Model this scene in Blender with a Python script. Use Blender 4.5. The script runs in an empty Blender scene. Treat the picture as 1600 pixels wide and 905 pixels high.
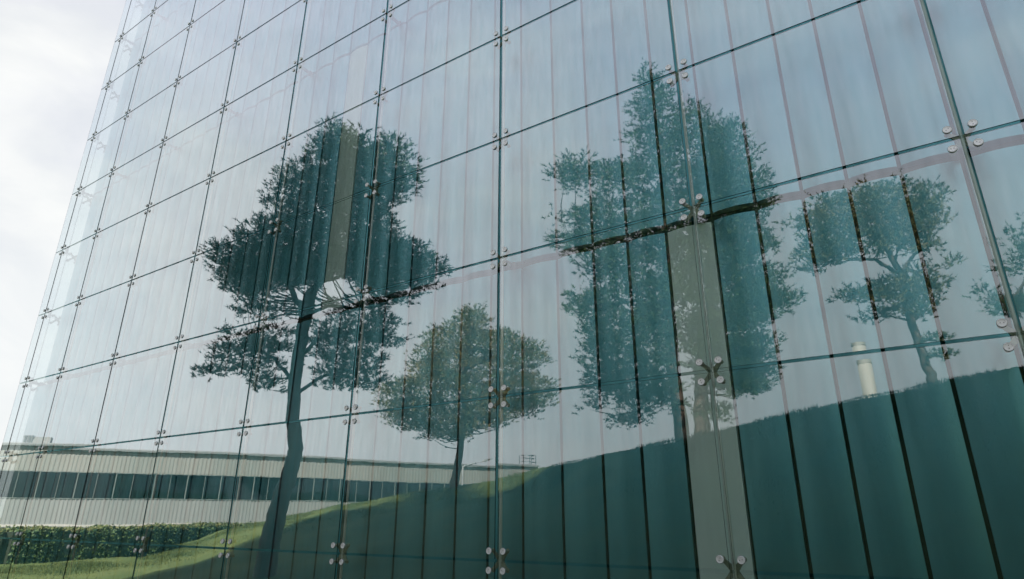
import bpy, math, random
import numpy as np
from mathutils import Matrix, Vector

# ------------------------------------------------------------------ camera
sc = bpy.context.scene
COL = sc.collection
RCAM = np.array([[0.8336649110655878, 0.552268110876917, 0.001658241917225023],
                 [-0.18948486206318185, 0.2888507053745182, -0.9384352705715636],
                 [-0.5187468584065946, 0.7820263446408108, 0.34545114441881464]])
FPX = 967.568
CAM = np.array([5.0784, -7.28536, 2.4])
cd = bpy.data.cameras.new('camera'); cam = bpy.data.objects.new('camera', cd); COL.objects.link(cam)
cd.sensor_width = 36.0; cd.lens = FPX / 1600 * 36.0; cd.clip_start = 0.05; cd.clip_end = 5000
M = Matrix(((RCAM[0][0], -RCAM[1][0], -RCAM[2][0], CAM[0]),
            (RCAM[0][1], -RCAM[1][1], -RCAM[2][1], CAM[1]),
            (RCAM[0][2], -RCAM[1][2], -RCAM[2][2], CAM[2]), (0, 0, 0, 1)))
cam.matrix_world = M
sc.camera = cam

# ------------------------------------------------------------------ light
SUN_AZ = math.radians(21.0)      # clockwise from +Y: the sun stands behind the glass building
SUN_EL = math.radians(48.5)
sc.view_settings.view_transform = 'Standard'
sc.view_settings.look = 'None'
sc.view_settings.exposure = 1.5
sc.view_settings.gamma = 1.0
world = bpy.data.worlds.new('World'); sc.world = world; world.use_nodes = True
nt = world.node_tree; nt.nodes.clear()
def N(tree, typ, **kw):
    n = tree.nodes.new(typ)
    for k, v in kw.items(): setattr(n, k, v)
    return n
sky = N(nt, 'ShaderNodeTexSky', sky_type='NISHITA', sun_disc=False)
sky.sun_elevation = SUN_EL; sky.sun_rotation = SUN_AZ; sky.air_density = 1.0; sky.dust_density = 2.0; sky.altitude = 100
tc = N(nt, 'ShaderNodeTexCoord')
mp = N(nt, 'ShaderNodeMapping'); mp.inputs['Scale'].default_value = (1.1, 3.2, 5.0); mp.inputs['Rotation'].default_value = (0.25, 0.35, math.radians(25))
nz = N(nt, 'ShaderNodeTexNoise'); nz.inputs['Scale'].default_value = 1.5; nz.inputs['Detail'].default_value = 7; nz.inputs['Roughness'].default_value = 0.56; nz.inputs['Distortion'].default_value = 0.5
rp = N(nt, 'ShaderNodeValToRGB')
rp.color_ramp.elements[0].position = 0.34; rp.color_ramp.elements[0].color = (0.82,)*3 + (1,)
rp.color_ramp.elements[1].position = 0.62; rp.color_ramp.elements[1].color = (1, 1, 1, 1)
# cloud brightness: whiter towards the left and the horizon, greyer overhead
ccol = N(nt, 'ShaderNodeMixRGB', blend_type='MIX')
ccol.inputs[1].default_value = (5.2, 5.35, 6.4, 1)
ccol.inputs[2].default_value = (6.9, 7.0, 6.95, 1)
mix = N(nt, 'ShaderNodeMixRGB', blend_type='MIX')
bg = N(nt, 'ShaderNodeBackground'); bg.inputs['Strength'].default_value = 0.05
wo = N(nt, 'ShaderNodeOutputWorld')
nz2 = N(nt, 'ShaderNodeTexNoise'); nz2.inputs['Scale'].default_value = 2.2; nz2.inputs['Detail'].default_value = 5
mp2 = N(nt, 'ShaderNodeMapping'); mp2.inputs['Scale'].default_value = (1.0, 1.6, 3.5); mp2.inputs['Location'].default_value = (3.1, 1.7, 0.4)
rp2 = N(nt, 'ShaderNodeValToRGB'); rp2.color_ramp.elements[0].position = 0.33; rp2.color_ramp.elements[1].position = 0.66
sep = N(nt, 'ShaderNodeSeparateXYZ')
hz = N(nt, 'ShaderNodeMapRange'); hz.inputs['From Min'].default_value = 0.0; hz.inputs['From Max'].default_value = 0.7
hz.inputs['To Min'].default_value = 1.15; hz.inputs['To Max'].default_value = -0.25
ad = N(nt, 'ShaderNodeMath', operation='ADD', use_clamp=True)
L = nt.links.new
L(tc.outputs['Generated'], mp.inputs['Vector']); L(mp.outputs['Vector'], nz.inputs['Vector']); L(nz.outputs['Fac'], rp.inputs['Fac'])
L(tc.outputs['Generated'], mp2.inputs['Vector']); L(mp2.outputs['Vector'], nz2.inputs['Vector']); L(nz2.outputs['Fac'], rp2.inputs['Fac'])
L(tc.outputs['Generated'], sep.inputs['Vector']); L(sep.outputs['Z'], hz.inputs['Value'])
ml = N(nt, 'ShaderNodeMath', operation='MULTIPLY'); ml.inputs[1].default_value = 0.6; L(rp2.outputs['Color'], ml.inputs[0]); L(ml.outputs['Value'], ad.inputs[0]); L(hz.outputs['Result'], ad.inputs[1]); wx = N(nt, 'ShaderNodeMath', operation='MULTIPLY_ADD', use_clamp=True); wx.inputs[1].default_value = -0.4; L(sep.outputs['X'], wx.inputs[0]); L(ad.outputs['Value'], wx.inputs[2]); L(wx.outputs['Value'], ccol.inputs['Fac'])
L(rp.outputs['Color'], mix.inputs['Fac']); L(sky.outputs['Color'], mix.inputs[1]); L(ccol.outputs['Color'], mix.inputs[2])
zen = N(nt, 'ShaderNodeMapRange'); zen.inputs['From Min'].default_value = 0.66; zen.inputs['From Max'].default_value = 0.95  # unseen zenith darkened and made bluer to cut sky light on the grass
zmx = N(nt, 'ShaderNodeMixRGB', blend_type='MIX'); zmx.inputs[2].default_value = (1.5, 2.1, 3.0, 1)
L(sep.outputs['Z'], zen.inputs['Value']); L(zen.outputs['Result'], zmx.inputs['Fac']); L(mix.outputs['Color'], zmx.inputs[1]); L(zmx.outputs['Color'], bg.inputs['Color']); L(bg.outputs['Background'], wo.inputs['Surface'])

sl = bpy.data.lights.new('sun', 'SUN'); sl.energy = 5.0; sl.angle = math.radians(1.0); sl.color = (1.0, 0.93, 0.82)
so = bpy.data.objects.new('sun', sl); COL.objects.link(so)
sdir = Vector((math.sin(SUN_AZ)*math.cos(SUN_EL), math.cos(SUN_AZ)*math.cos(SUN_EL), math.sin(SUN_EL)))
so.rotation_euler = sdir.to_track_quat('Z', 'Y').to_euler()

sc.render.engine = 'CYCLES'
sc.cycles.max_bounces = 12; sc.cycles.transparent_max_bounces = 24; sc.cycles.glossy_bounces = 4

# ------------------------------------------------------------------ helpers
random.seed(7); rng = np.random.default_rng(11)
FH = np.array([RCAM[2][0], RCAM[2][1], 0.0]); FH /= np.linalg.norm(FH)

def seen(u, v, D):
    """The place whose mirror image in the glass (plane y=0) is seen at this spot of the
    photograph, D metres along the view; used to lay out trees, hill and sheds by survey."""
    d = RCAM.T @ np.array([(u-800)/FPX, (v-452.5)/FPX, 1.0])
    P = CAM + d * (D / (d @ FH))
    return np.array([P[0], -P[1], P[2]])

def mesh_obj(name, V, F, mat, parent=None, smooth=False, mats=None, midx=None):
    me = bpy.data.meshes.new(name)
    me.from_pydata([tuple(v) for v in V], [], [tuple(f) for f in F])
    if mats:
        for m in mats: me.materials.append(m)
        me.polygons.foreach_set('material_index', midx)
    else: me.materials.append(mat)
    if smooth: me.polygons.foreach_set('use_smooth', [True]*len(me.polygons))
    me.update()
    o = bpy.data.objects.new(name, me); COL.objects.link(o)
    if parent is not None: o.parent = parent
    return o

def tri_obj(name, V, nper, mat, parent=None):
    """many separate n-gons: V is (k*nper, 3)"""
    V = np.asarray(V, dtype=np.float32).reshape(-1, 3); k = len(V)//nper
    me = bpy.data.meshes.new(name); me.vertices.add(len(V)); me.vertices.foreach_set('co', V.ravel())
    me.loops.add(len(V)); me.loops.foreach_set('vertex_index', np.arange(len(V), dtype=np.int32))
    me.polygons.add(k); me.polygons.foreach_set('loop_start', np.arange(0, len(V), nper, dtype=np.int32))
    me.polygons.foreach_set('loop_total', np.full(k, nper, dtype=np.int32))
    me.materials.append(mat); me.update(); me.validate()
    o = bpy.data.objects.new(name, me); COL.objects.link(o)
    if parent is not None: o.parent = parent
    return o

class MB:
    def __init__(s): s.V = []; s.F = []; s.sm = []
    def box(s, x0, x1, y0, y1, z0, z1):
        b = len(s.V)
        s.V += [(x0,y0,z0),(x1,y0,z0),(x1,y1,z0),(x0,y1,z0),(x0,y0,z1),(x1,y0,z1),(x1,y1,z1),(x0,y1,z1)]
        s.F += [(b,b+3,b+2,b+1),(b+4,b+5,b+6,b+7),(b,b+1,b+5,b+4),(b+1,b+2,b+6,b+5),(b+2,b+3,b+7,b+6),(b+3,b,b+4,b+7)]
    def obox(s, o, ax, ay, az):       # corner + three edge vectors
        b = len(s.V); o, ax, ay, az = map(np.array, (o, ax, ay, az))
        for k in (0, 1):
            for (i, j) in ((0,0),(1,0),(1,1),(0,1)): s.V.append(tuple(o + i*ax + j*ay + k*az))
        s.F += [(b,b+3,b+2,b+1),(b+4,b+5,b+6,b+7),(b,b+1,b+5,b+4),(b+1,b+2,b+6,b+5),(b+2,b+3,b+7,b+6),(b+3,b,b+4,b+7)]
    def tube(s, pts, rad, n=8, cap=True):
        pts = [np.array(p, float) for p in pts]; b = len(s.V)
        up = np.array([0.13, 0.21, 1.0])
        for i, p in enumerate(pts):
            t = pts[min(i+1, len(pts)-1)] - pts[max(i-1, 0)]; t /= (np.linalg.norm(t) + 1e-9)
            a = np.cross(t, up if abs(t[2]) < .9 else np.array([1.0, .1, 0])); a /= np.linalg.norm(a); c = np.cross(t, a)
            r = rad[i] if hasattr(rad, '__len__') else rad
            for k in range(n):
                an = 2*math.pi*k/n; s.V.append(tuple(p + r*(math.cos(an)*a + math.sin(an)*c)))
        for i in range(len(pts)-1):
            for k in range(n):
                k2 = (k+1) % n
                s.F.append((b+i*n+k, b+i*n+k2, b+(i+1)*n+k2, b+(i+1)*n+k))
        if cap:
            s.F.append(tuple(b+k for k in range(n))[::-1]); e = b+(len(pts)-1)*n; s.F.append(tuple(e+k for k in range(n)))
    def lathe(s, c, axis, prof, n=20):   # prof: (distance along axis, radius)
        axis = np.array(axis, float); a = np.cross(axis, (0.01, .02, 1)); a /= np.linalg.norm(a); d = np.cross(axis, a); b = len(s.V)
        for (h, r) in prof:
            for k in range(n):
                an = 2*math.pi*k/n; s.V.append(tuple(np.array(c) + h*axis + r*(math.cos(an)*a + math.sin(an)*d)))
        for i in range(len(prof)-1):
            for k in range(n):
                k2 = (k+1) % n; s.F.append((b+i*n+k, b+i*n+k2, b+(i+1)*n+k2, b+(i+1)*n+k))
        s.F.append(tuple(b+k for k in range(n))[::-1]); e = b+(len(prof)-1)*n; s.F.append(tuple(e+k for k in range(n)))
    def build(s, name, mat, parent=None, smooth=False): return mesh_obj(name, s.V, s.F, mat, parent, smooth)

def tag(o, label=None, cat=None, group=None, kind=None):
    if label: o['label'] = label
    if cat: o['category'] = cat
    if group: o['group'] = group
    if kind: o['kind'] = kind
    return o
def thing(name, label, cat, loc=(0, 0, 0), group=None):
    o = bpy.data.objects.new(name, None); COL.objects.link(o); o.location = loc; o.empty_display_size = .2
    return tag(o, label, cat, group)
def link_copy(o, parent, off=(0, 0, 0)):
    c = o.copy(); COL.objects.link(c); c.parent = parent; c.location = off; return c

def mat(name, base, rough=.6, metal=0.0, noise=None, bump=0.0, bscale=30, spec=.5):
    """noise: (colour2, scale, detail) mixed in by object-space noise"""
    m = bpy.data.materials.new(name); m.use_nodes = True; t = m.node_tree; b = t.nodes['Principled BSDF']
    b.inputs['Base Color'].default_value = (*base, 1); b.inputs['Roughness'].default_value = rough; b.inputs['Metallic'].default_value = metal
    b.inputs['Specular IOR Level'].default_value = spec
    tcn = N(t, 'ShaderNodeTexCoord')
    if noise:
        c2, s, d = noise[:3]
        nn = N(t, 'ShaderNodeTexNoise'); nn.inputs['Scale'].default_value = s; nn.inputs['Detail'].default_value = d
        r = N(t, 'ShaderNodeValToRGB'); r.color_ramp.elements[0].position = .36; r.color_ramp.elements[1].position = .64
        r.color_ramp.elements[0].color = (*base, 1); r.color_ramp.elements[1].color = (*c2, 1)
        src = tcn.outputs['Object']
        if len(noise) > 3:
            mm = N(t, 'ShaderNodeMapping'); mm.inputs['Scale'].default_value = noise[3]; t.links.new(src, mm.inputs['Vector']); src = mm.outputs['Vector']
        t.links.new(src, nn.inputs['Vector']); t.links.new(nn.outputs['Fac'], r.inputs['Fac']); t.links.new(r.outputs['Color'], b.inputs['Base Color'])
    if bump:
        n2 = N(t, 'ShaderNodeTexNoise'); n2.inputs['Scale'].default_value = bscale; n2.inputs['Detail'].default_value = 4
        bp = N(t, 'ShaderNodeBump'); bp.inputs['Strength'].default_value = bump; bp.inputs['Distance'].default_value = .02
        t.links.new(tcn.outputs['Object'], n2.inputs['Vector']); t.links.new(n2.outputs['Fac'], bp.inputs['Height']); t.links.new(bp.outputs['Normal'], b.inputs['Normal'])
    return m

def glass_mat(name, f0, tint, refl, power=3.0, dots=False):
    """coated architectural glass: straight-through transmission plus a mirror reflection that grows with angle"""
    m = bpy.data.materials.new(name); m.use_nodes = True; t = m.node_tree; t.nodes.clear(); l = t.links.new
    out = N(t, 'ShaderNodeOutputMaterial'); mx = N(t, 'ShaderNodeMixShader')
    tr = N(t, 'ShaderNodeBsdfTransparent'); tr.inputs['Color'].default_value = (*tint, 1)
    gl = N(t, 'ShaderNodeBsdfGlossy'); gl.inputs['Color'].default_value = (*refl, 1); gl.inputs['Roughness'].default_value = 0.0
    g = N(t, 'ShaderNodeNewGeometry')
    dp = N(t, 'ShaderNodeVectorMath', operation='DOT_PRODUCT'); ab = N(t, 'ShaderNodeMath', operation='ABSOLUTE')
    sb = N(t, 'ShaderNodeMath', operation='SUBTRACT', use_clamp=True); sb.inputs[0].default_value = 1.0
    pw = N(t, 'ShaderNodeMath', operation='POWER'); pw.inputs[1].default_value = power
    ma = N(t, 'ShaderNodeMath', operation='MULTIPLY_ADD', use_clamp=True); ma.inputs[1].default_value = 1-f0; ma.inputs[2].default_value = f0
    l(g.outputs['Incoming'], dp.inputs[0]); l(g.outputs['Normal'], dp.inputs[1]); l(dp.outputs['Value'], ab.inputs[0]); l(ab.outputs[0], sb.inputs[1])
    l(sb.outputs[0], pw.inputs[0]); l(pw.outputs[0], ma.inputs[0])
    fac = ma.outputs[0]
    if dots:
        # faint streaks of dust that washing has left on the glass
        tcn = N(t, 'ShaderNodeTexCoord'); mm = N(t, 'ShaderNodeMapping'); mm.inputs['Scale'].default_value = (7, 1, .8)
        nn = N(t, 'ShaderNodeTexNoise'); nn.inputs['Scale'].default_value = 2.0; nn.inputs['Detail'].default_value = 6
        mr = N(t, 'ShaderNodeMapRange'); mr.inputs['From Min'].default_value = .3; mr.inputs['From Max'].default_value = .75; mr.inputs['To Min'].default_value = .88; mr.inputs['To Max'].default_value = 1.08
        m2 = N(t, 'ShaderNodeMath', operation='MULTIPLY', use_clamp=True)
        l(tcn.outputs['Object'], mm.inputs['Vector']); l(mm.outputs['Vector'], nn.inputs['Vector']); l(nn.outputs['Fac'], mr.inputs['Value']); l(mr.outputs['Result'], m2.inputs[1]); l(fac, m2.inputs[0]); fac = m2.outputs[0]
        # the very fine ripple of rolled glass
        wv = N(t, 'ShaderNodeTexNoise'); wv.inputs['Scale'].default_value = 1.0; wv.inputs['Detail'].default_value = 3
        m3 = N(t, 'ShaderNodeMapping'); m3.inputs['Scale'].default_value = (2.0, 1, 14); bp = N(t, 'ShaderNodeBump'); bp.inputs['Strength'].default_value = .006; bp.inputs['Distance'].default_value = .01
        l(tcn.outputs['Object'], m3.inputs['Vector']); l(m3.outputs['Vector'], wv.inputs['Vector']); l(wv.outputs['Fac'], bp.inputs['Height']); l(bp.outputs['Normal'], gl.inputs['Normal'])
    l(fac, mx.inputs['Fac']); l(tr.outputs[0], mx.inputs[1]); l(gl.outputs[0], mx.inputs[2]); l(mx.outputs[0], out.inputs['Surface'])
    return m
def clear_mat(name, tint):
    m = bpy.data.materials.new(name); m.use_nodes = True; t = m.node_tree; t.nodes.clear()
    out = N(t, 'ShaderNodeOutputMaterial'); tr = N(t, 'ShaderNodeBsdfTransparent'); tr.inputs['Color'].default_value = (*tint, 1); t.links.new(tr.outputs[0], out.inputs['Surface'])
    return m

m_glass = glass_mat('facade_glass', .225, (.94, .985, .98), (.93, .97, 1.0), 1.2, dots=True)
m_glass_back = clear_mat('glass_inner_face', (.97, .99, .985))
m_glass_side = glass_mat('corner_glass', .10, (.90, .95, .95), (.95, .98, 1.0), 3.0)
m_edge = mat('glass_edge', (.012, .045, .04), .6, spec=.1)
m_seal = mat('seal', (.012, .022, .022), .7, spec=.2)
m_panel = mat('panel_teal', (.135, .45, .52), .40, .80, noise=((.145, .48, .55), 1.3, 5, (3, 1, .5)), bump=.03, bscale=180)
for _m in (m_panel,):
    _b = _m.node_tree.nodes['Principled BSDF']; _b.inputs['Coat Weight'].default_value = .5; _b.inputs['Coat Roughness'].default_value = .27; _b.inputs['Coat IOR'].default_value = 2.1
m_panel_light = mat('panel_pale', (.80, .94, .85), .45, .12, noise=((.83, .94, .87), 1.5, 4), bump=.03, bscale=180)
m_black = mat('backing', (.016, .080, .072), .9)
m_steel = mat('stainless', (.62, .62, .60), .22, 1.0, bump=.02, bscale=60)
m_caps = mat('cap_steel', (.95, .95, .95), .42, .5)
m_washer = mat('washer', (.30, .31, .30), .4, .5)
m_spider = mat('cast_fitting', (.36, .38, .29), .42, .4, bump=.1, bscale=120)
m_rod = mat('rod_steel', (.86, .86, .80), .38, .6)
m_dark = mat('dark_metal', (.05, .06, .06), .5, .5)
m_roof = mat('roofing', (.22, .23, .23), .8)

# ------------------------------------------------------------------ ground
CR = [  # the crest of the lawn as surveyed: u, v, distance
 (-400, 905, 26), (-100, 897, 27), (0, 890, 28), (217, 874, 33), (310, 850, 37), (351, 832, 38), (400, 819, 39.5), (532, 790, 41.5), (665, 765, 40.5),
 (700, 761, 38.5), (800, 745, 34.5), (840, 735, 31.5), (877, 725, 28.5), (939, 713, 26), (1055, 688, 24), (1150, 665, 21), (1350, 617, 19), (1600, 568, 17.5), (1900, 530, 17), (2600, 480, 16.5)]
cp = np.array([seen(*c) for c in CR]); cz = cp[:, 2]
vx, vy = cp[:, 0]-CAM[0], -cp[:, 1]-CAM[1]
cth = np.arctan2(vx, vy); cr = np.hypot(vx, vy)
def ground(x, y):
    x = np.asarray(x, float); yv = -np.asarray(y, float)
    dx, dy = x-CAM[0], yv-CAM[1]; th = np.arctan2(dx, dy); r = np.hypot(dx, dy)
    rc = np.interp(th, cth, cr); zc = np.interp(th, cth, cz)
    ycr = CAM[1] + rc*np.cos(th)
    s = np.clip((yv-2.0)/np.maximum(ycr-2.0, 1.0), 0, 1)
    front = zc*s**1.6
    k = np.clip((r-rc)/26.0, 0, 1); k = k*k*(3-2*k)
    back = zc*(1-k) + np.minimum(zc, 1.4)*k
    # to the far left the ground is level
    g = np.where(r < rc, front, back)
    lev = np.clip((-yv-0)/4, 0, 1)
    far = np.clip((r-44)/14.0, 0, 1)
    g = g*(1-far) + 1.4*far
    g = np.where(yv < 0, 0.0, g)
    fade = np.clip((r-140)/200.0, 0, 1)
    return g*(1-fade)
xs = np.unique(np.concatenate([np.linspace(-1500, -120, 14), np.linspace(-120, -60, 30), np.linspace(-60, 30, 230), np.linspace(30, 90, 24), np.linspace(90, 1500, 12)]))
ys = np.unique(np.concatenate([np.linspace(-1500, -130, 14), np.linspace(-130, -60, 30), np.linspace(-60, 2, 210), np.linspace(2, 60, 16), np.linspace(60, 1500, 12)]))
GX, GY = np.meshgrid(xs, ys); GZ = ground(GX, GY)
GZ = GZ + np.where((np.abs(GX) < 120) & (GY < -4) & (GY > -120), .035*np.sin(GX*.9+GY*.37)+.03*np.sin(GX*.31-GY*1.1), 0)
nx, ny = len(xs), len(ys)
V = np.stack([GX.ravel(), GY.ravel(), GZ.ravel()], 1)
F = [(j*nx+i, j*nx+i+1, (j+1)*nx+i+1, (j+1)*nx+i) for j in range(ny-1) for i in range(nx-1)]
m_grass = mat('mown_grass', (.052, .074, .024), .9, noise=((.084, .103, .034), .55, 9), bump=.9, bscale=14, spec=.15)
tag(mesh_obj('lawn', V, F, m_grass, smooth=True), kind='structure', label='mown green lawn rising to a long crest opposite the glass')
m_gravel = mat('gravel', (.16, .17, .16), .95, noise=((.28, .28, .26), 40, 6), bump=.8, bscale=60)
g = MB(); g.box(-19.2, 22.5, -1.2, -.05, .004, .03); tag(g.build('path', m_gravel), kind='structure', label='grey gravel strip along the foot of the glass')

# longer grass along the crest and over the slope in view
r = np.random.default_rng(21); n = 90000
uu = r.uniform(-60, 1700, n); rcx = np.interp(uu, [c[0] for c in CR], [c[2] for c in CR]); Dg = rcx - np.abs(r.normal(0, 1, n))*rcx*.06 + r.normal(0, .5, n)
dG = np.stack([(uu-800)/FPX, np.zeros(n)+.36, np.ones(n)], 1) @ RCAM
gx = CAM[0] + dG[:, 0]*(Dg/(dG @ FH)); gy = -(CAM[1] + dG[:, 1]*(Dg/(dG @ FH))); gz = ground(gx, gy)
P = np.stack([gx, gy, gz-.01], 1); hgt = r.uniform(.05, .13, (n, 1))*(.6+.8*(np.sin(gx*1.3)*np.sin(gy*1.7+gx*.4) > .2))[:, None]
an = r.uniform(0, 3.14, n); sdv = np.stack([np.cos(an), np.sin(an), 0*an], 1)*.014
tri_o = tri_obj('grass_blades', np.stack([P-sdv, P+sdv, P+np.stack([r.normal(0, .03, n), r.normal(0, .03, n), 0*an], 1)+np.array([0, 0, 1])*hgt], 1).reshape(-1, 3), 3, m_grass)
tag(tri_o, 'short rough grass blades growing over the slope and crest of the lawn', 'grass', kind='stuff')

# ------------------------------------------------------------------ the glass building
bld = thing('glass_building', 'tall building with a point-fixed glass skin in front of teal wall panels', 'building', (-17.76, 0, 0))
class Off:  # children are laid out in world metres
    pass
BL = np.array([-17.76, 0, 0])
def reparent(o, p=bld):
    o.parent = p; o.location = Vector(o.location) - p.location if p is bld else o.location; return o
S, H, Z0, RT = 3.0, 2.16367, 1.8639, 12
COLX = [-17.76, -17.25, -15, -12, -9, -6, -3.03, 0, 3.05, 5.96, 8.95, 12, 15, 18, 21]
rowz = lambda r: Z0 + r*H
GVX, GHZ = .050, .038

def pane_mesh(x0, x1, z0, z1, amp, seed, name='glass_pane', kx=.35):
    r = np.random.default_rng(seed); nx_, nz_ = 14, 18; T = .016
    tx, tz = r.normal(0, .0011, 2)
    p1, p2, p3 = r.uniform(0, 6.28, 3); w1 = r.uniform(.7, 1.3)
    V = []; F = []; mi = []
    w, h = (x1-x0)/2, (z1-z0)/2; xc, zc = (x0+x1)/2, (z0+z1)/2
    for j in range(nz_+1):
        for i in range(nx_+1):
            # finer spacing near the edges, where the pane pillows most
            a = math.sin((i/nx_*2-1)*math.pi/2); c = math.sin((j/nz_*2-1)*math.pi/2)
            d = -amp*h/4*(1-c**4) - amp*kx*w/4*(1-a**4)
            d += tx*a*w + tz*c*h + .00022*w1*math.sin(c*h*2.6+a*.7+p1) + .00018*math.sin(a*w*3.1+p2+.6*c)
            V.append((xc+a*w, d, zc+c*h))
    n = (nx_+1)*(nz_+1)
    for j in range(nz_):
        for i in range(nx_):
            q = j*(nx_+1)+i; F.append((q, q+1, q+nx_+2, q+nx_+1)); mi.append(0)
    # the inner face and the four polished edges
    V += [(x, y+T, z) for (x, y, z) in V[:n]]
    for j in range(nz_):
        for i in range(nx_):
            q = n+j*(nx_+1)+i; F.append((q+nx_+1, q+nx_+2, q+1, q)); mi.append(1)
    ring = {}
    def dup_(q):
        if q not in ring: ring[q] = len(V); V.append(V[q]); V.append((V[q][0], V[q][1]+T, V[q][2]))
        return ring[q]
    def rim(a, b): a, b = dup_(a), dup_(b); F.append((a, a+1, b+1, b)); mi.append(2)
    for i in range(nx_): rim(i, i+1); q = nz_*(nx_+1)+i; rim(q+1, q)
    for j in range(nz_): q = j*(nx_+1); rim(q+nx_+1, q); q += nx_; rim(q, q+nx_+1)
    return V, F, mi
def add_pane(c, r, parts=None):
    x0, x1 = COLX[c]+GVX/2, COLX[c+1]-GVX/2
    if c == 0: x0 = COLX[0]
    z0, z1 = rowz(r)+GHZ/2, rowz(r+1)-GHZ/2
    if r == -1: z0 = .06
    amp = .0028 + .0016*rng.random()
    if c >= 8: amp = .0100 if r in (0, 1) else .0062
    if c == 7: amp = .0038
    V, F, mi = pane_mesh(x0, x1, z0, z1, amp, 100*c+r+500)
    if parts is not None:
        b = len(parts[0]); parts[0].extend(V); parts[1].extend([tuple(i+b for i in f) for f in F]); parts[2].extend(mi); return
    o = mesh_obj('glass_pane', V, F, None, mats=[m_glass, m_glass_back, m_edge], midx=mi, smooth=True); reparent(o)
# rows in view for each column of glass
VIS = {0: 9, 1: 9, 2: 9, 3: 8, 4: 7, 5: 6, 6: 5, 7: 4, 8: 3, 9: 2}
rest = ([], [], [])
for c in range(len(COLX)-1):
    for r in range(-1, RT):
        if c in VIS and r <= VIS[c]: add_pane(c, r)
        else: add_pane(c, r, rest)
o = mesh_obj('glass_pane', rest[0], rest[1], None, mats=[m_glass, m_glass_back, m_edge], midx=rest[2], smooth=True); reparent(o)
tag(o, kind='stuff')
TOP = rowz(RT)
# glass of the return side, seen edge-on past the corner
for r in range(-1, RT):
    z0, z1 = rowz(r)+GHZ/2, rowz(r+1)-GHZ/2
    for (y0, y1) in ((.02, .50-.012), (.50+.012, 3.5), (3.53, 6.5), (6.53, 9.5)):
        if y0 > 1 : continue
        m = MB(); m.box(-17.76, -17.744, y0, min(y1, .49), max(z0, .06), z1); reparent(m.build('corner_pane', m_glass_side))
m = MB()
m.box(-17.76, -17.744, .52, 4.2, .06, TOP)
reparent(m.build('side_glass', m_glass_side))
# clear silicone in the joints
m_seal = clear_mat('clear_silicone', (.84, .88, .87))
for c in range(1, len(COLX)-1):
    x = COLX[c]
    m = MB(); m.box(x-.0235, x+.0235, .006, .014, .06, TOP); reparent(m.build('joint_seal', m_seal))
for r in range(0, RT):
    z = rowz(r); m = MB(); m.box(-17.745, 21, .0065, .0135, z-.0165, z+.0165); reparent(m.build('joint_seal', m_seal))

# wall panels behind the glass
WY = .45; XC = -17.30
right = [.14, .78, 1.40, 1.95, 2.53, 3.18, 3.75, 4.31, 4.82, 5.37, 5.95]
seams = [.14-.6*k for k in range(29, 0, -1)] + right + [5.95+.6*k for k in range(1, 25)]
seams[0] = XC
tiers = [(.02, rowz(2)-.05), (rowz(2)+.07, rowz(5)-.02), (rowz(5)+.05, rowz(8)-.02), (rowz(8)+.05, rowz(11)-.02)]
def panel_geo(x0, x1, z0, z1, sd):
    r = np.random.default_rng(sd); n = 10; V = []; F = []
    bul = .042 + .006*r.random(); yo = r.normal(0, .003)
    for i in range(n+1):
        t = i/n; x = x0+(x1-x0)*t; y = WY + yo - bul*(1-(2*t-1)**2)
        V += [(x, y, z0), (x, y, z1)]
    for i in range(n): F.append((2*i, 2*i+2, 2*i+3, 2*i+1))
    k0 = len(V); V += V[:k0]          # the returned edges keep their own corners so the face shades true
    b = len(V); V += [(x0, WY+.09, z0), (x0, WY+.09, z1), (x1, WY+.09, z0), (x1, WY+.09, z1)]
    F += [(b, k0, k0+1, b+1), (k0+2*n, b+2, b+3, k0+2*n+1), (b+2, b, b+1, b+3)]
    F += [tuple([b+1] + [k0+2*i+1 for i in range(n+1)] + [b+3]), tuple([b+2] + [k0+2*i for i in range(n, -1, -1)] + [b])]
    return V, F
restw = ([], [])
cnt = 0
for ti, (z0, z1) in enumerate(tiers):
    for k in range(len(seams)-1):
        x0, x1 = seams[k]+.021, seams[k+1]-.021
        if k == 0 and ti == 0: x0 = -17.72
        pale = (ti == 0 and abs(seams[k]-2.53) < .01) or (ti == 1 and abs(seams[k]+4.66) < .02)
        # panels in view: the lower tier across the frame, the upper ones where the frame still reaches
        if ti == 3: inv = seams[k] < -14.5
        elif ti == 2: inv = -14.5 <= seams[k] < -5.5 or seams[k] < -14.5
        elif ti == 1: inv = -11.5 <= seams[k] < 6.6
        else: inv = -17.4 < seams[k] < 6.2
        V, F = panel_geo(x0, x1, z0, z1, k*7+ti)
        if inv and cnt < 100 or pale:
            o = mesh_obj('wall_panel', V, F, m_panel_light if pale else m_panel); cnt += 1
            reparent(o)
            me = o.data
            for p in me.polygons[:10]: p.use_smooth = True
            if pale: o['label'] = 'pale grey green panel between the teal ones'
        else:
            b = len(restw[0]); restw[0].extend(V); restw[1].extend([tuple(i+b for i in f) for f in F])
o = mesh_obj('wall_panel', restw[0], restw[1], m_panel); reparent(o); tag(o, kind='stuff')
m = MB(); m.box(XC+.03, 21, .555, 3.9, .0, TOP-.6); reparent(m.build('wall', m_black))
m = MB(); m.box(XC-.02, 21, .56, 4.0, TOP-.59, TOP-.2); reparent(m.build('roof', m_roof))
# panels on the return side, only their near edge shows
m = MB()
for (z0, z1) in tiers:
    for k in range(5): m.box(XC-.03, XC+.02, .47+k*.62, .47+k*.62+.57, z0, z1)
reparent(m.build('side_wall', m_panel_light))
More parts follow.
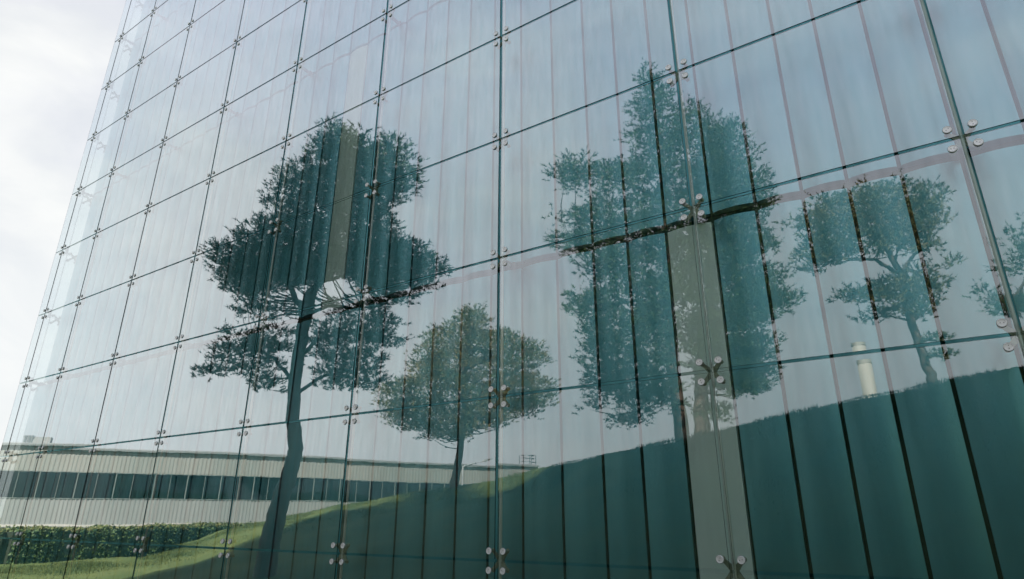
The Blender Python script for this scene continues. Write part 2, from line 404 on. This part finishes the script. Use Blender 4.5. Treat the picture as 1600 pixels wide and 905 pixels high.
# rods that tie the fittings together behind each glass joint
for c in range(2, 11):
    x = COLX[c]; m = MB(); m.tube([(x, .105, 0.02), (x, .105, TOP-1)], .022, 14, cap=False); reparent(m.build('tension_rod', m_rod, smooth=True))
m = MB(); m.tube([(-17.25, .16, 0.02), (-17.25, .16, TOP-1)], .012, 8, cap=False); reparent(m.build('tension_rod', m_rod, smooth=True))

# star-shaped glass fittings
def fitting_mesh():
    m = MB(); dx, dz = .112, .118
    for sx in (-1, 1):
        for sz in (-1, 1):
            d = np.array([sx*dx, 0, sz*dz]); ln = np.linalg.norm(d); u = d/ln; n = np.array([-u[2], 0, u[0]])
            b = len(m.V)
            for (t, w, y0, y1) in ((.0, .038, .105, .135), (.6, .024, .092, .118), (1.0, .020, .082, .106)):
                for (k, y) in ((-1, y0), (1, y0), (1, y1), (-1, y1)):
                    m.V.append(tuple(u*ln*t + n*w*k + np.array([0, y, 0])))
            for s_ in range(2):
                q = b+4*s_
                for k in range(4): m.F.append((q+k, q+(k+1) % 4, q+4+(k+1) % 4, q+4+k))
            m.F.append((b+8, b+9, b+10, b+11))
            m.lathe((sx*dx, .014, sz*dz), (0, 1, 0), [(0, .020), (.075, .020), (.08, .03), (.10, .03)], 12)
            m.tube([(sx*.028, .092, sz*.028), (sx*.028, .108, sz*.028)], .010, 8)
    m.lathe((0, .098, 0), (0, 1, 0), [(0, .030), (.012, .044), (.05, .044), (.062, .03)], 14)
    return m
def cap_mesh():
    m = MB(); m.lathe((0, -.018, 0), (0, 1, 0), [(.004, .012), (.0035, .030), (0, .034), (0, .0385), (.005, .041), (.008, .0415), (.008, .044), (.016, .044)], 22)
    for a in (-1, 1): m.lathe((.014*a, -.0185, 0), (0, 1, 0), [(0, .005), (.006, .005)], 8)
    return m
def strut_mesh():
    m = MB(); m.obox((-.022, .12, -.03), (.044, 0, 0), (0, .40, 0), (0, 0, .06)); m.obox((-.05, .36, -.05), (.10, 0, 0), (0, .03, 0), (0, 0, .10)); return m
fit0 = fitting_mesh().build('glass_fitting', m_spider); cap0 = cap_mesh().build('bolt_cap', m_caps); str0 = strut_mesh().build('strut', m_dark)
cap0.data.materials.append(m_washer)
for p in cap0.data.polygons:
    v = [cap0.data.vertices[i].co for i in p.vertices]; rad = max(math.hypot(c.x, c.z) for c in v); yy = sum(c.y for c in v)/len(v)
    if rad > .0418 or (rad < .022 and yy < -.012): p.material_index = 1 if rad > .0418 else 0
    if len(v) == 8: p.material_index = 1
first = True
def place_fitting(x, z, y=0, rot=0, strut=False, caps=True):
    global first
    f = fit0 if first else fit0.copy()
    if not first: COL.objects.link(f)
    f.parent = bld; f.location = (x-BL[0], y, z); f.rotation_euler = (0, 0, rot)
    for sx in (-1, 1):
        for sz in (-1, 1):
            c = cap0 if first and sx == -1 and sz == -1 else cap0.copy()
            if c is not cap0: COL.objects.link(c)
            c.parent = f; c.location = (sx*.112, 0, sz*.118); c.rotation_euler = (0, random.uniform(0, 3.1), 0)
    if strut:
        s_ = str0.copy(); COL.objects.link(s_); s_.parent = f
    first = False
nf = 0
for c in range(1, 11):
    for r in range(0, RT):
        if r > {1: 9, 2: 9, 3: 8, 4: 7, 5: 6, 6: 6, 7: 5, 8: 4, 9: 3, 10: 2}[c]: continue
        place_fitting(COLX[c], rowz(r), strut=(r in (2, 5, 8))); nf += 1
for r in range(0, 10): place_fitting(-17.76, rowz(r), y=.50, rot=-math.pi/2); nf += 1
bpy.data.objects.remove(str0)
print('fittings', nf, 'wall panels', cnt)

# ------------------------------------------------------------------ trees
m_bark = mat('pine_bark', (.065, .050, .040), .9, noise=((.11, .075, .055), 5, 6, (1, 1, .35)), bump=.9, bscale=12)
m_needle = mat('pine_needles', (.030, .060, .024), .7, noise=((.055, .085, .030), 1.1, 4), spec=.2)
m_needle_tan_sunlit = mat('pine_needles_tan_sunlit', (.040, .070, .025), .7, noise=((.16, .125, .045), .9, 5), spec=.2)  # tan patches: young cones, and the sun's tint put into the needle colour

def inpoly(pt, poly):
    x, y = pt; ins = False; n = len(poly); j = n-1
    for i in range(n):
        xi, yi = poly[i]; xj, yj = poly[j]
        if (yi > y) != (yj > y) and x < (xj-xi)*(y-yi)/(yj-yi)+xi: ins = not ins
        j = i
    return ins
def pine(name, label, D, trunk, limbs, polys, seed, needles, pad=.82, layers=5.0, thick=.75, group='pines on the lawn', tuft=.23):
    r = np.random.default_rng(seed); px = D/FPX      # metres per survey unit
    base = seen(trunk[0][0], trunk[0][1], D); bz = float(ground(base[0], base[1]))
    root = thing(name, label, 'tree', (base[0], base[1], min(bz, base[2])), group)
    B = np.array(root.location)
    mb = MB()
    def dense(pts, dd):
        P = [seen(p[0], p[1], D+d) for p, d in zip(pts, dd)]; R = [p[2]*px/2*.82 for p in pts]
        out = []; rr = []
        for i in range(len(P)-1):
            k = 4
            for q in range(k):
                t = q/k; out.append(P[i]*(1-t)+P[i+1]*t + (r.normal(0, .02, 3) if i+q else 0)); rr.append(R[i]*(1-t)+R[i+1]*t)
        out.append(P[-1]); rr.append(R[-1]); return out, rr
    tp, tr_ = dense(trunk, [0]*len(trunk))
    # root flare down into the ground
    b0 = tp[0].copy(); b0[2] = min(bz, b0[2])-.3
    tp = [b0]+tp; tr_ = [tr_[0]*1.25]+tr_
    mb.tube([p-B for p in tp], tr_, 12)
    anchors = list(zip(tp, tr_))[len(tp)//3:]
    for lb in limbs:
        sgn = r.uniform(-1, 1)*1.2
        P, R = dense(lb, np.linspace(0, sgn, len(lb)))
        mb.tube([p-B for p in P], R, 8); anchors += list(zip(P, R))
    AP = np.array([a[0] for a in anchors])
    # foliage: pads of needle tufts, each carried by a twig
    blades = []
    for (poly, dens) in polys:
        us = [p[0] for p in poly]; vs = [p[1] for p in poly]; u0, u1, v0, v1 = min(us), max(us), min(vs), max(vs)
        A = 0.5*abs(sum(poly[i][0]*poly[i-1][1]-poly[i-1][0]*poly[i][1] for i in range(len(poly))))
        cru, crv = .62*pad/px, .30*pad/px
        n = int(A/(math.pi*cru*crv)*layers*1.45*dens)+2
        half = (u1-u0)/2*px*thick; half = min(max(half, .8), 4.2); uc = (u0+u1)/2
        done = 0; tries = 0
        while done < n and tries < n*30:
            tries += 1
            u, v = r.uniform(u0, u1), r.uniform(v0, v1)
            if not inpoly((u, v), poly): continue
            # shrink so that pads do not spill far past the crown's outline
            if not all(inpoly((u+a*cru*.55, v+b*crv*.5), poly) for a, b in ((1, 0), (-1, 0), (0, -1))): 
                if r.random() < .75: continue
            e = max(.15, 1-((u-uc)/((u1-u0)/2+1))**2)**.5
            dd = r.uniform(-1, 1)*half*e
            Cc = seen(u, v, D+dd); done += 1
            sc_ = r.uniform(.6, 1.25)*pad
            nt_ = int(19*sc_*sc_)+3
            th = r.uniform(0, 6.283, nt_); rr = np.sqrt(r.random(nt_))
            off = np.stack([np.cos(th)*rr*.66*sc_, np.sin(th)*rr*.66*sc_, r.normal(0, .10, nt_)*sc_ + .12*(1-rr)], 1)
            T = Cc + off
            # every tuft is a shoot: needles brush forward along its last hand's breadth
            dirs = off*np.array([1.6, 1.6, .5]) + np.array([0, 0, .30]) + r.normal(0, .10, (nt_, 3))
            dirs /= np.linalg.norm(dirs, axis=1)[:, None]
            nb = 13; sh = (r.uniform(.12, .36, (nt_, 1)) + .30*(r.random((nt_, 1)) < .22))*pad
            Dm = np.repeat(dirs, nb, 0); along_ = r.random((nt_*nb, 1))*np.repeat(sh, nb, 0)
            Tn = np.repeat(T, nb, 0) + Dm*along_
            Dn = Dm*.8 + r.normal(0, .55, (nt_*nb, 3)); Dn /= np.linalg.norm(Dn, axis=1)[:, None]
            Ln = tuft*pad**.5*r.uniform(.55, 1.0, (nt_*nb, 1)); sd = np.cross(Dn, r.normal(0, 1, (nt_*nb, 3))); sd /= (np.linalg.norm(sd, axis=1)[:, None]+1e-6)
            Wd = .0180*r.uniform(.8, 1.2, (nt_*nb, 1))
            blades.append(np.stack([Tn-sd*Wd, Tn+sd*Wd, Tn+Dn*Ln], 1).reshape(-1, 3))
            if r.random() < .42:
                dv = AP-Cc; dist = np.linalg.norm(dv, axis=1) + np.maximum(0, AP[:, 2]-Cc[2])*.9
                i = int(np.argmin(dist)); a = AP[i]
                if dist[i] < 4.5:
                    mid = (a+Cc)/2 + np.array([0, 0, -.10*np.linalg.norm(a-Cc)]) + r.normal(0, .06, 3)
                    w = min(.05, .011*np.linalg.norm(a-Cc)+.012)
                    mb.tube([a-B, mid-B, Cc-B], [w, w*.7, .008], 4, cap=False)
    mb.build('trunk', m_bark, root, smooth=True)
    cr_ = np.concatenate(blades)-B
    tri_obj('crown', cr_, 3, needles, root)
    print(label, 'blades', len(cr_)//4, 'base', base.round(1), 'ground', round(bz, 2))
    return root

T1_up = [(490,225),(500,208),(520,198),(545,208),(560,200),(580,218),(590,238),(606,228),(614,205),(636,232),(640,250),(654,260),(652,282),(636,300),(616,325),(610,345),(625,352),(630,375),(655,388),(685,402),(700,425),(702,447),(660,455),(620,462),(590,470),(560,452),(530,436),(505,438),(478,452),(440,460),(400,478),(378,478),(345,440),(324,410),(338,385),(345,360),(375,368),(405,345),(432,335),(425,310),(435,285),(440,262),(465,268),(480,245)]
T1_ll = [(352,520),(400,508),(425,500),(442,505),(452,530),(455,555),(440,585),(430,612),(410,615),(395,605),(370,588),(345,602),(318,600),(302,585),(325,575),(330,545)]
T1_lr = [(500,487),(560,478),(600,490),(625,515),(622,540),(600,552),(605,570),(590,590),(598,605),(575,618),(540,610),(515,605),(495,590),(485,570),(488,520)]
T1_mid = [(560,470),(610,462),(660,452),(650,465),(610,480),(570,482)]
T1_l2 = [(370,482),(440,470),(452,490),(410,505),(375,510)]
pine('pine_tree', 'tall pine with a bent trunk and wide flat-topped crown, leftmost in the reflection', 24,
     [(408,945,42),(414,905,40),(422,850,36),(431,805,33),(440,775,30),(449,750,28),(457,725,27),(461,700,26),(459,660,25),(462,590,24),(470,540,24),(478,500,26),(484,465,24),(500,440,17),(515,405,15),(522,350,12),(535,290,9),(540,240,5)],
     [[(478,492,14),(462,470,12),(452,440,10),(430,400,8),(415,370,5)], [(500,440,12),(528,420,10),(560,390,8),(600,330,6),(620,270,4)], [(482,490,9),(515,476,7),(560,482,5),(600,475,4)],
      [(500,445,9),(545,430,7),(600,425,6),(660,440,4)], [(468,560,9),(500,530,7),(540,520,5),(590,530,3)], [(462,600,8),(430,560,7),(400,545,5),(350,560,3)], [(460,620,8),(500,590,6),(550,580,4)], [(452,440,8),(400,430,6),(350,405,4)]],
     [(T1_up, 1.25), (T1_ll, .5), (T1_lr, .62), (T1_mid, .8), (T1_l2, .5)], 1, m_needle)
T2 = [(725,485),(750,475),(760,500),(770,515),(800,520),(830,535),(856,538),(855,562),(838,580),(870,600),(872,620),(855,632),(835,650),(815,655),(795,648),(790,672),(770,668),(745,672),(722,690),(700,678),(672,692),(655,670),(625,672),(603,650),(590,615),(632,592),(640,565),(630,550),(660,556),(668,540),(660,520),(690,515),(705,500)]
pine('pine_tree', 'small rounded pine standing on the crest in front of the long shed', 38,
     [(708,768,20),(712,740,15),(718,700,13),(724,650,13),(726,600,11),(730,550,8),(740,500,4)],
     [[(722,660,8),(690,630,6),(650,625,4),(620,640,3)], [(724,640,8),(770,610,6),(820,600,4)], [(726,600,7),(690,570,5),(660,540,3)], [(728,580,6),(770,560,5),(810,545,3)]],
     [(T2, .82)], 2, m_needle_tan_sunlit, layers=4.6, group='pines on the lawn')
T3a = [(1008,98),(1028,112),(1045,130),(1062,150),(1075,165),(1080,250),(1085,400),(1078,480),(1062,560),(1055,640),(1020,640),(1000,655),(985,680),(962,678),(965,625),(955,635),(918,640),(920,600),(916,570),(925,550),(910,530),(920,502),(898,490),(886,466),(925,452),(905,446),(890,430),(922,420),(905,400),(872,386),(880,365),(866,340),(906,330),(912,302),(890,306),(870,285),(862,257),(885,262),(910,248),(940,262),(975,252),(998,250),(1005,238),(978,202),(985,172),(1000,152),(984,124)]
pine('pine_tree', 'tallest pine with a ragged leaning crown reflected beside the pale wall panel', 26,
     [(1078,735,34),(1072,705,30),(1064,650,27),(1058,600,24),(1052,540,22),(1048,480,20),(1046,400,17),(1040,320,14),(1035,240,10),(1028,170,7),(1015,115,4)],
     [[(1050,500,10),(1000,470,8),(950,480,5),(910,490,3)], [(1046,400,9),(990,380,7),(930,360,5),(880,350,3)], [(1040,320,9),(990,290,7),(930,275,5),(880,268,3)], [(1056,600,8),(1010,580,6),(960,600,4)], [(1050,460,8),(1000,420,6),(950,430,3)], [(1057,620,7),(1030,600,5),(1000,640,3)], [(1038,280,7),(1060,210,5),(1070,170,3)]],
     [(T3a, .82)], 3, m_needle, layers=4.6)
T3b = [(1070,155),(1095,152),(1102,175),(1130,190),(1160,202),(1170,232),(1180,265),(1205,282),(1206,310),(1192,325),(1200,345),(1192,360),(1212,382),(1205,408),(1224,430),(1214,450),(1248,464),(1236,484),(1208,500),(1198,520),(1210,550),(1208,590),(1188,612),(1158,628),(1140,600),(1110,610),(1085,560),(1075,450),(1080,300)]
T3c = [(1085,620),(1125,625),(1145,650),(1125,668),(1095,660)]
pine('pine_tree', 'broad upright pine reflected just right of the pale wall panel', 27,
     [(1104,730,36),(1101,690,32),(1098,640,28),(1100,580,25),(1104,500,22),(1108,420,19),(1112,340,15),(1112,260,10),(1105,190,5)],
     [[(1102,540,9),(1150,500,7),(1200,480,4),(1235,470,3)], [(1106,440,9),(1150,410,7),(1195,390,4)], [(1110,360,8),(1150,320,6),(1190,300,4)], [(1101,600,8),(1150,570,6),(1190,570,4)], [(1112,300,7),(1140,250,5),(1155,220,3)]],
     [(T3b, 1.2), (T3c, .3)], 4, m_needle, layers=5.0)
T4u = [(1268,330),(1228,347),(1258,362),(1272,376),(1247,396),(1268,430),(1292,420),(1320,402),(1350,408),(1385,395),(1440,398),(1465,405),(1478,380),(1474,340),(1470,288),(1450,285),(1430,290),(1402,276),(1370,287),(1345,282),(1330,300),(1285,300)]
T4m = [(1306,464),(1330,450),(1370,446),(1396,440),(1425,412),(1450,425),(1470,430),(1476,450),(1462,475),(1468,508),(1446,520),(1420,500),(1400,500),(1388,515),(1366,492),(1375,478),(1330,472)]
T4s = [(1340,500),(1378,506),(1385,512),(1350,512)]; T4t = [(1455,538),(1488,540),(1490,552),(1460,552)]; T4v = [(1478,408),(1495,410),(1493,418),(1480,418)]
pine('pine_tree', 'open-branched pine with a sun-tinted tan top alone on the right of the crest', 20.5,
     [(1460,612,22),(1452,580,18),(1440,550,16),(1427,505,15),(1417,465,15),(1410,430,13),(1395,405,11),(1382,375,8),(1375,330,5)],
     [[(1408,428,9),(1370,408,7),(1320,405,5),(1280,400,3)], [(1410,430,8),(1425,405,7),(1450,380,5),(1465,330,3)], [(1415,460,6),(1370,458,5),(1330,462,3)], [(1400,412,7),(1410,370,6),(1405,310,3)], [(1430,510,6),(1450,490,5),(1462,470,3)], [(1428,508,5),(1390,500,4),(1350,505,2)], [(1440,550,4),(1465,548,3),(1485,545,2)]],
     [(T4u, 1.15), (T4m, .85), (T4s, .8), (T4t, .9), (T4v, .7)], 5, m_needle_tan_sunlit, pad=.62, layers=4.2)
T5a = [(1528,448),(1560,462),(1590,468),(1640,470),(1660,500),(1600,505),(1570,495),(1547,492),(1562,478)]
T5b = [(1562,352),(1600,362),(1640,300),(1700,270),(1780,280),(1820,340),(1830,420),(1790,470),(1700,480),(1640,455),(1595,430),(1585,395)]
pine('pine_tree', 'pine cut off by the right edge with one low branch reaching left', 24,
     [(1730,590,24),(1722,540,20),(1712,480,17),(1705,400,13),(1705,320,7)],
     [[(1715,500,9),(1660,490,7),(1600,485,5),(1545,470,3)], [(1708,420,8),(1650,400,6),(1590,380,4)]],
     [(T5a, .9), (T5b, .9)], 6, m_needle, layers=4.4)

# ------------------------------------------------------------------ hedge
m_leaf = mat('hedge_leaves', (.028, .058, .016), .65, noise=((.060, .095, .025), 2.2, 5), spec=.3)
m_leaf_top = mat('hedge_top_leaves', (.11, .105, .035), .7, noise=((.07, .10, .03), 3, 4), spec=.3)  # leaves on the top are tan, unlike the dark green sides
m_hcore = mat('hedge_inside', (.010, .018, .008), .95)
hp = [np.array(seen(u, v, D)) for (u, v, D) in ((-420, 870, 27.5), (-100, 870, 29.5), (0, 870, 30.5), (217, 860, 36.5), (330, 848, 42), (400, 840, 47))]
HT = [seen(u, v, D)[2] for (u, v, D) in ((-420, 838, 27.5), (-100, 831, 29.5), (0, 829, 30.5), (217, 826, 36.5), (330, 823, 42), (400, 821, 47))]
hb = thing('hedge', 'long clipped green hedge with tan leaves along its top', 'hedge', (hp[2][0], hp[2][1], 0))
HB = np.array(hb.location); leaves = []; tops = []; core = MB()
r = np.random.default_rng(5)
for a, b, ta, tb in zip(hp[:-1], hp[1:], HT[:-1], HT[1:]):
    d = b-a; d[2] = 0; Ln = np.linalg.norm(d); d /= Ln; nrm = np.array([d[1], -d[0], 0])
    Hh = 1.85; za, zb = ta-Hh, tb-Hh
    o0 = np.array([a[0], a[1], za-1.0]) - nrm*.55 - HB
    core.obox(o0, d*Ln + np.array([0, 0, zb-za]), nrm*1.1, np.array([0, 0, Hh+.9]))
    for side in (-1, 1, 0):
        n = int(Ln*(430 if side else 300))
        s_ = r.random(n)*Ln; zg = za+(zb-za)*s_/Ln
        wob = .07*np.sin(s_*1.7)+.05*np.sin(s_*4.3+1)
        if side: P = a[None, :]*0 + np.stack([a[0]+d[0]*s_, a[1]+d[1]*s_, zg+r.random(n)*Hh], 1) + nrm*(side*(.58+wob+r.normal(0, .05, n)))[:, None]
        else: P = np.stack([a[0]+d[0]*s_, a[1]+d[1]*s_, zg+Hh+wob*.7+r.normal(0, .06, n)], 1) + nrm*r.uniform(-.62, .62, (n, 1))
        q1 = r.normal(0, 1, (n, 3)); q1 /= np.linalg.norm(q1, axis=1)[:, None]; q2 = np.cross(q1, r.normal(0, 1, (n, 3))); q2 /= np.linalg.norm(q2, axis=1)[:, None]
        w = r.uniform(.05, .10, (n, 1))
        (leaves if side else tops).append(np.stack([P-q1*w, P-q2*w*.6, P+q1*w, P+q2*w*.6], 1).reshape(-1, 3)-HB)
tri_obj('foliage', np.concatenate(leaves), 4, m_leaf, hb); tri_obj('top_leaves', np.concatenate(tops), 4, m_leaf_top, hb)
core.build('inner_core', m_hcore, hb)  # solid dark core filling the hedge behind the leaf shell

# ------------------------------------------------------------------ the long shed
m_clad = mat('ribbed_cladding', (.19, .20, .182), .55, .1, noise=((.225, .225, .205), .25, 5, (1, 1, .15)))
m_clad_low = mat('ribbed_cladding_low', (.18, .195, .185), .55, .1, noise=((.21, .22, .21), .25, 5, (1, 1, .15)))
m_plinth = mat('plinth', (.36, .35, .32), .8)
m_win = glass_mat('shed_glass', .05, (.22, .36, .34), (.9, 1, 1), 4)
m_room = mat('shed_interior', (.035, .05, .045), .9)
m_frame = mat('window_frame', (.11, .13, .12), .5)
m_galv0 = mat('shed_steel', (.14, .15, .15), .6)
m_white = mat('white_board', (.7, .7, .66), .6)
A = seen(-500, 690, 44); Bq = seen(842, 729, 88)
A0 = seen(0, 694, 60); dd = Bq-A0; dd[2] = 0; dd /= np.linalg.norm(dd)
RZ = A0[2]; A = A0 - dd*22; LEN = float(np.linalg.norm((Bq-A)[:2]))
# outward normal towards the glass building
nn = np.array([dd[1], -dd[0], 0]);
if nn @ (CAM-A) < 0: nn = -nn
shed = thing('industrial_shed', 'long low grey shed with ribbed cladding and a dark band of windows', 'building', (A[0], A[1], 1.3))
SB = np.array(shed.location)
def ribs(z0, z1, material, name, out=0.0, pitch=.38, dep=.032):
    V = []; F = []; s_ = 0; prof = []
    while s_ < LEN: prof += [(s_, 0), (s_+pitch*.42, 0), (s_+pitch*.5, dep), (s_+pitch*.92, dep)]; s_ += pitch
    prof = [p for p in prof if p[0] <= LEN]
    for (s_, d_) in prof:
        p = A + dd*s_ + nn*(out+d_); V += [(p[0]-SB[0], p[1]-SB[1], z0-SB[2]), (p[0]-SB[0], p[1]-SB[1], z1-SB[2])]
    for i in range(len(prof)-1): F.append((2*i, 2*i+2, 2*i+3, 2*i+1))
    return mesh_obj(name, V, F, material, shed)
def sbox(s0, s1, o0, o1, z0, z1, m=None):
    m = m or MB(); p = A + dd*s0 + nn*o0 - SB; m.obox((p[0], p[1], z0-SB[2]), dd*(s1-s0), nn*(o1-o0), (0, 0, z1-z0)); return m
WZ0, WZ1, GZ0 = 4.02, 6.55, 1.3
ribs(WZ1, RZ, m_clad, 'upper_cladding'); ribs(GZ0+.35, WZ0, m_clad_low, 'lower_cladding')
sbox(0, LEN, -30, -.01, GZ0-1, WZ0-.02).build('wall', m_clad_low, shed)
sbox(0, LEN, -30, -.01, WZ1+.02, RZ-.02).build('wall', m_clad, shed)
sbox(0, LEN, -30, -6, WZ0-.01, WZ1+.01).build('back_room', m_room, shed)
sbox(-.2, LEN+.1, -30.2, .16, RZ, RZ+.16).build('roof', m_roof, shed)
sbox(0, LEN, -.005, .14, GZ0-.6, GZ0+.35).build('plinth', m_plinth, shed)
sbox(0, LEN, -.30, .06, WZ0-.018, WZ0+.07).build('window_sill', m_frame, shed)
s_ = 0.0; r = random.Random(3)
while s_ < LEN-3.2:
    if A is not None:
        f = sbox(s_, s_+.10, -.25, .02, WZ0+.07, WZ1)
        f = sbox(s_, s_+3.2, -.25, .02, WZ1-.08, WZ1, f); f = sbox(s_+1.6, s_+1.65, -.22, -.02, WZ0+.07, WZ1-.08, f)
        f.build('window_frame', m_frame, shed)
        sbox(s_+.10, s_+3.2, -.14, -.12, WZ0+.07, WZ1-.08).build('window_pane', m_win, shed)
    s_ += 3.2
for (u, w_, z0, z1, o) in ((12.0, 1.8, 5.3, 6.3, -2.0), (27, 1.2, 4.2, 5.4, -3.0), (40.5, 1.9, 5.55, 6.25, -1.2), (52, 1.0, 4.3, 5.8, -2.4), (56, .9, 5.4, 5.6, -1.2)):
    sbox(u, u+w_, o, o+.12, z0, z1).build('notice_board', m_white, shed)
# gutter along the eaves
sbox(-.1, LEN, .165, .33, RZ-.12, RZ+.06).build('gutter', m_galv0, shed)
# roof gear on the left, a guard rail on the right end
def along(u, z, v=0):       # distance along the shed seen at u
    best = min(np.linspace(0, LEN, 900), key=lambda t: abs(proj_u(A+dd*t)-u)); return best
def proj_u(P):
    c = RCAM @ (np.array([P[0], -P[1], P[2]])-CAM); return 800+FPX*c[0]/c[2] if c[2] > 0 else -9999
for u in (35, 42, 48):
    t = along(u, RZ); p = A+dd*t-nn*1.0-SB; m = MB(); m.lathe((p[0], p[1], RZ-SB[2]), (0, 0, 1), [(0, .16), (.75, .16), (.76, .22), (.95, .22)], 12); m.build('vent_pipe', m_steel, shed)
t = along(62, RZ); sbox(t-.6, t+.6, -2.2, -.9, RZ+.165, RZ+.85).build('roof_unit', m_roof, shed)
m = MB(); t1 = LEN-.2; t0 = t1-2.0
for z in (RZ+.6, RZ+1.05, RZ+1.5):
    for (a, b, o1, o2) in ((t0, t1, -.3, -.3), (t1, t1, -.3, -1.6), (t0, t0, -.3, -1.6)):
        p, q = A+dd*a+nn*o1-SB, A+dd*b+nn*o2-SB; p[2] = q[2] = z-SB[2]; m.tube([p, q], .035, 6)
for (a, o1) in ((t0, -.3), (t1, -.3), ((t0+t1)/2, -.3), (t1, -1.6), (t0, -1.6)):
    p = A+dd*a+nn*o1-SB; p[2] = RZ+.1-SB[2]; q = p.copy(); q[2] = RZ+1.5-SB[2]; m.tube([p, q], .04, 6)
m.build('guard_rail', m_dark, shed)
# the yard in front of the shed
m_yard = mat('asphalt', (.055, .056, .055), .9, noise=((.07, .07, .068), 3, 6)); m = MB()
p = A+dd*(-10)+nn*.3; m.obox((p[0], p[1], 1.404), dd*(LEN-25), nn*7, (0, 0, .05)); tag(m.build('yard_road', m_yard), kind='structure', label='strip of dark asphalt in front of the long shed')

# ------------------------------------------------------------------ flue behind the crest
m_flue = mat('cream_paint', (.40, .385, .33), .6, noise=((.32, .30, .25), 1.6, 7, (1, 1, .15)))
D = 44; ft = seen(1346, 551, D); fg = float(ground(ft[0], ft[1]))
fl = thing('flue_stack', 'cream cylindrical flue rising from behind the grass crest', 'flue', (ft[0], ft[1], fg))
R_ = 24*D/FPX/2/1.2; hh = ft[2]-fg
m = MB(); m.lathe((0, 0, -.3), (0, 0, 1), [(0, R_), (.3+hh-.35, R_)], 32); m.build('shaft', m_flue, fl, smooth=False)
for p in fl.children[0].data.polygons: p.use_smooth = len(p.vertices) == 4
m = MB(); m.lathe((0, 0, hh-.35), (0, 0, 1), [(0, R_*.98), (.02, R_*1.05), (.35, R_*1.05), (.35, R_*.86), (.1, R_*.86)], 32); m.build('collar', m_flue, fl)
m = MB(); m.lathe((0, 0, .02), (0, 0, 1), [(0, R_*1.35), (.2, R_*1.35), (.22, R_)], 24); m.build('base_ring', m_dark, fl)

# ------------------------------------------------------------------ street lamp behind the small pine
D = 50; a0 = seen(722, 727, D); a1 = seen(757, 718, D); lg = float(ground(a0[0], a0[1]))
m_galv = mat('galvanised_steel', (.22, .23, .23), .6)
lamp = thing('street_lamp', 'slim grey street lamp with a raised arm behind the small pine', 'street lamp', (a0[0], a0[1], lg))
m = MB(); m.tube([(0, 0, -.2), (0, 0, a0[2]-lg)], [.09, .055], 10); m.build('pole', m_galv, lamp, smooth=True)
dv = a1-a0; m = MB(); m.tube([(0, 0, a0[2]-lg-.02), tuple(np.array([dv[0], dv[1], a1[2]-lg]))], .04, 8); m.build('arm', m_galv, lamp)
u_ = dv/np.linalg.norm(dv[:2]); m = MB(); c0 = np.array([dv[0], dv[1], a1[2]-lg]); pr = np.array([-u_[1], u_[0], 0]); 
m.obox(c0-pr*.14-np.array([0, 0, .06]), u_*np.array([.65, .65, .65]), pr*.28, (0, 0, .13)); m.build('lamp_head', m_galv, lamp)
bpy.context.view_layer.update()
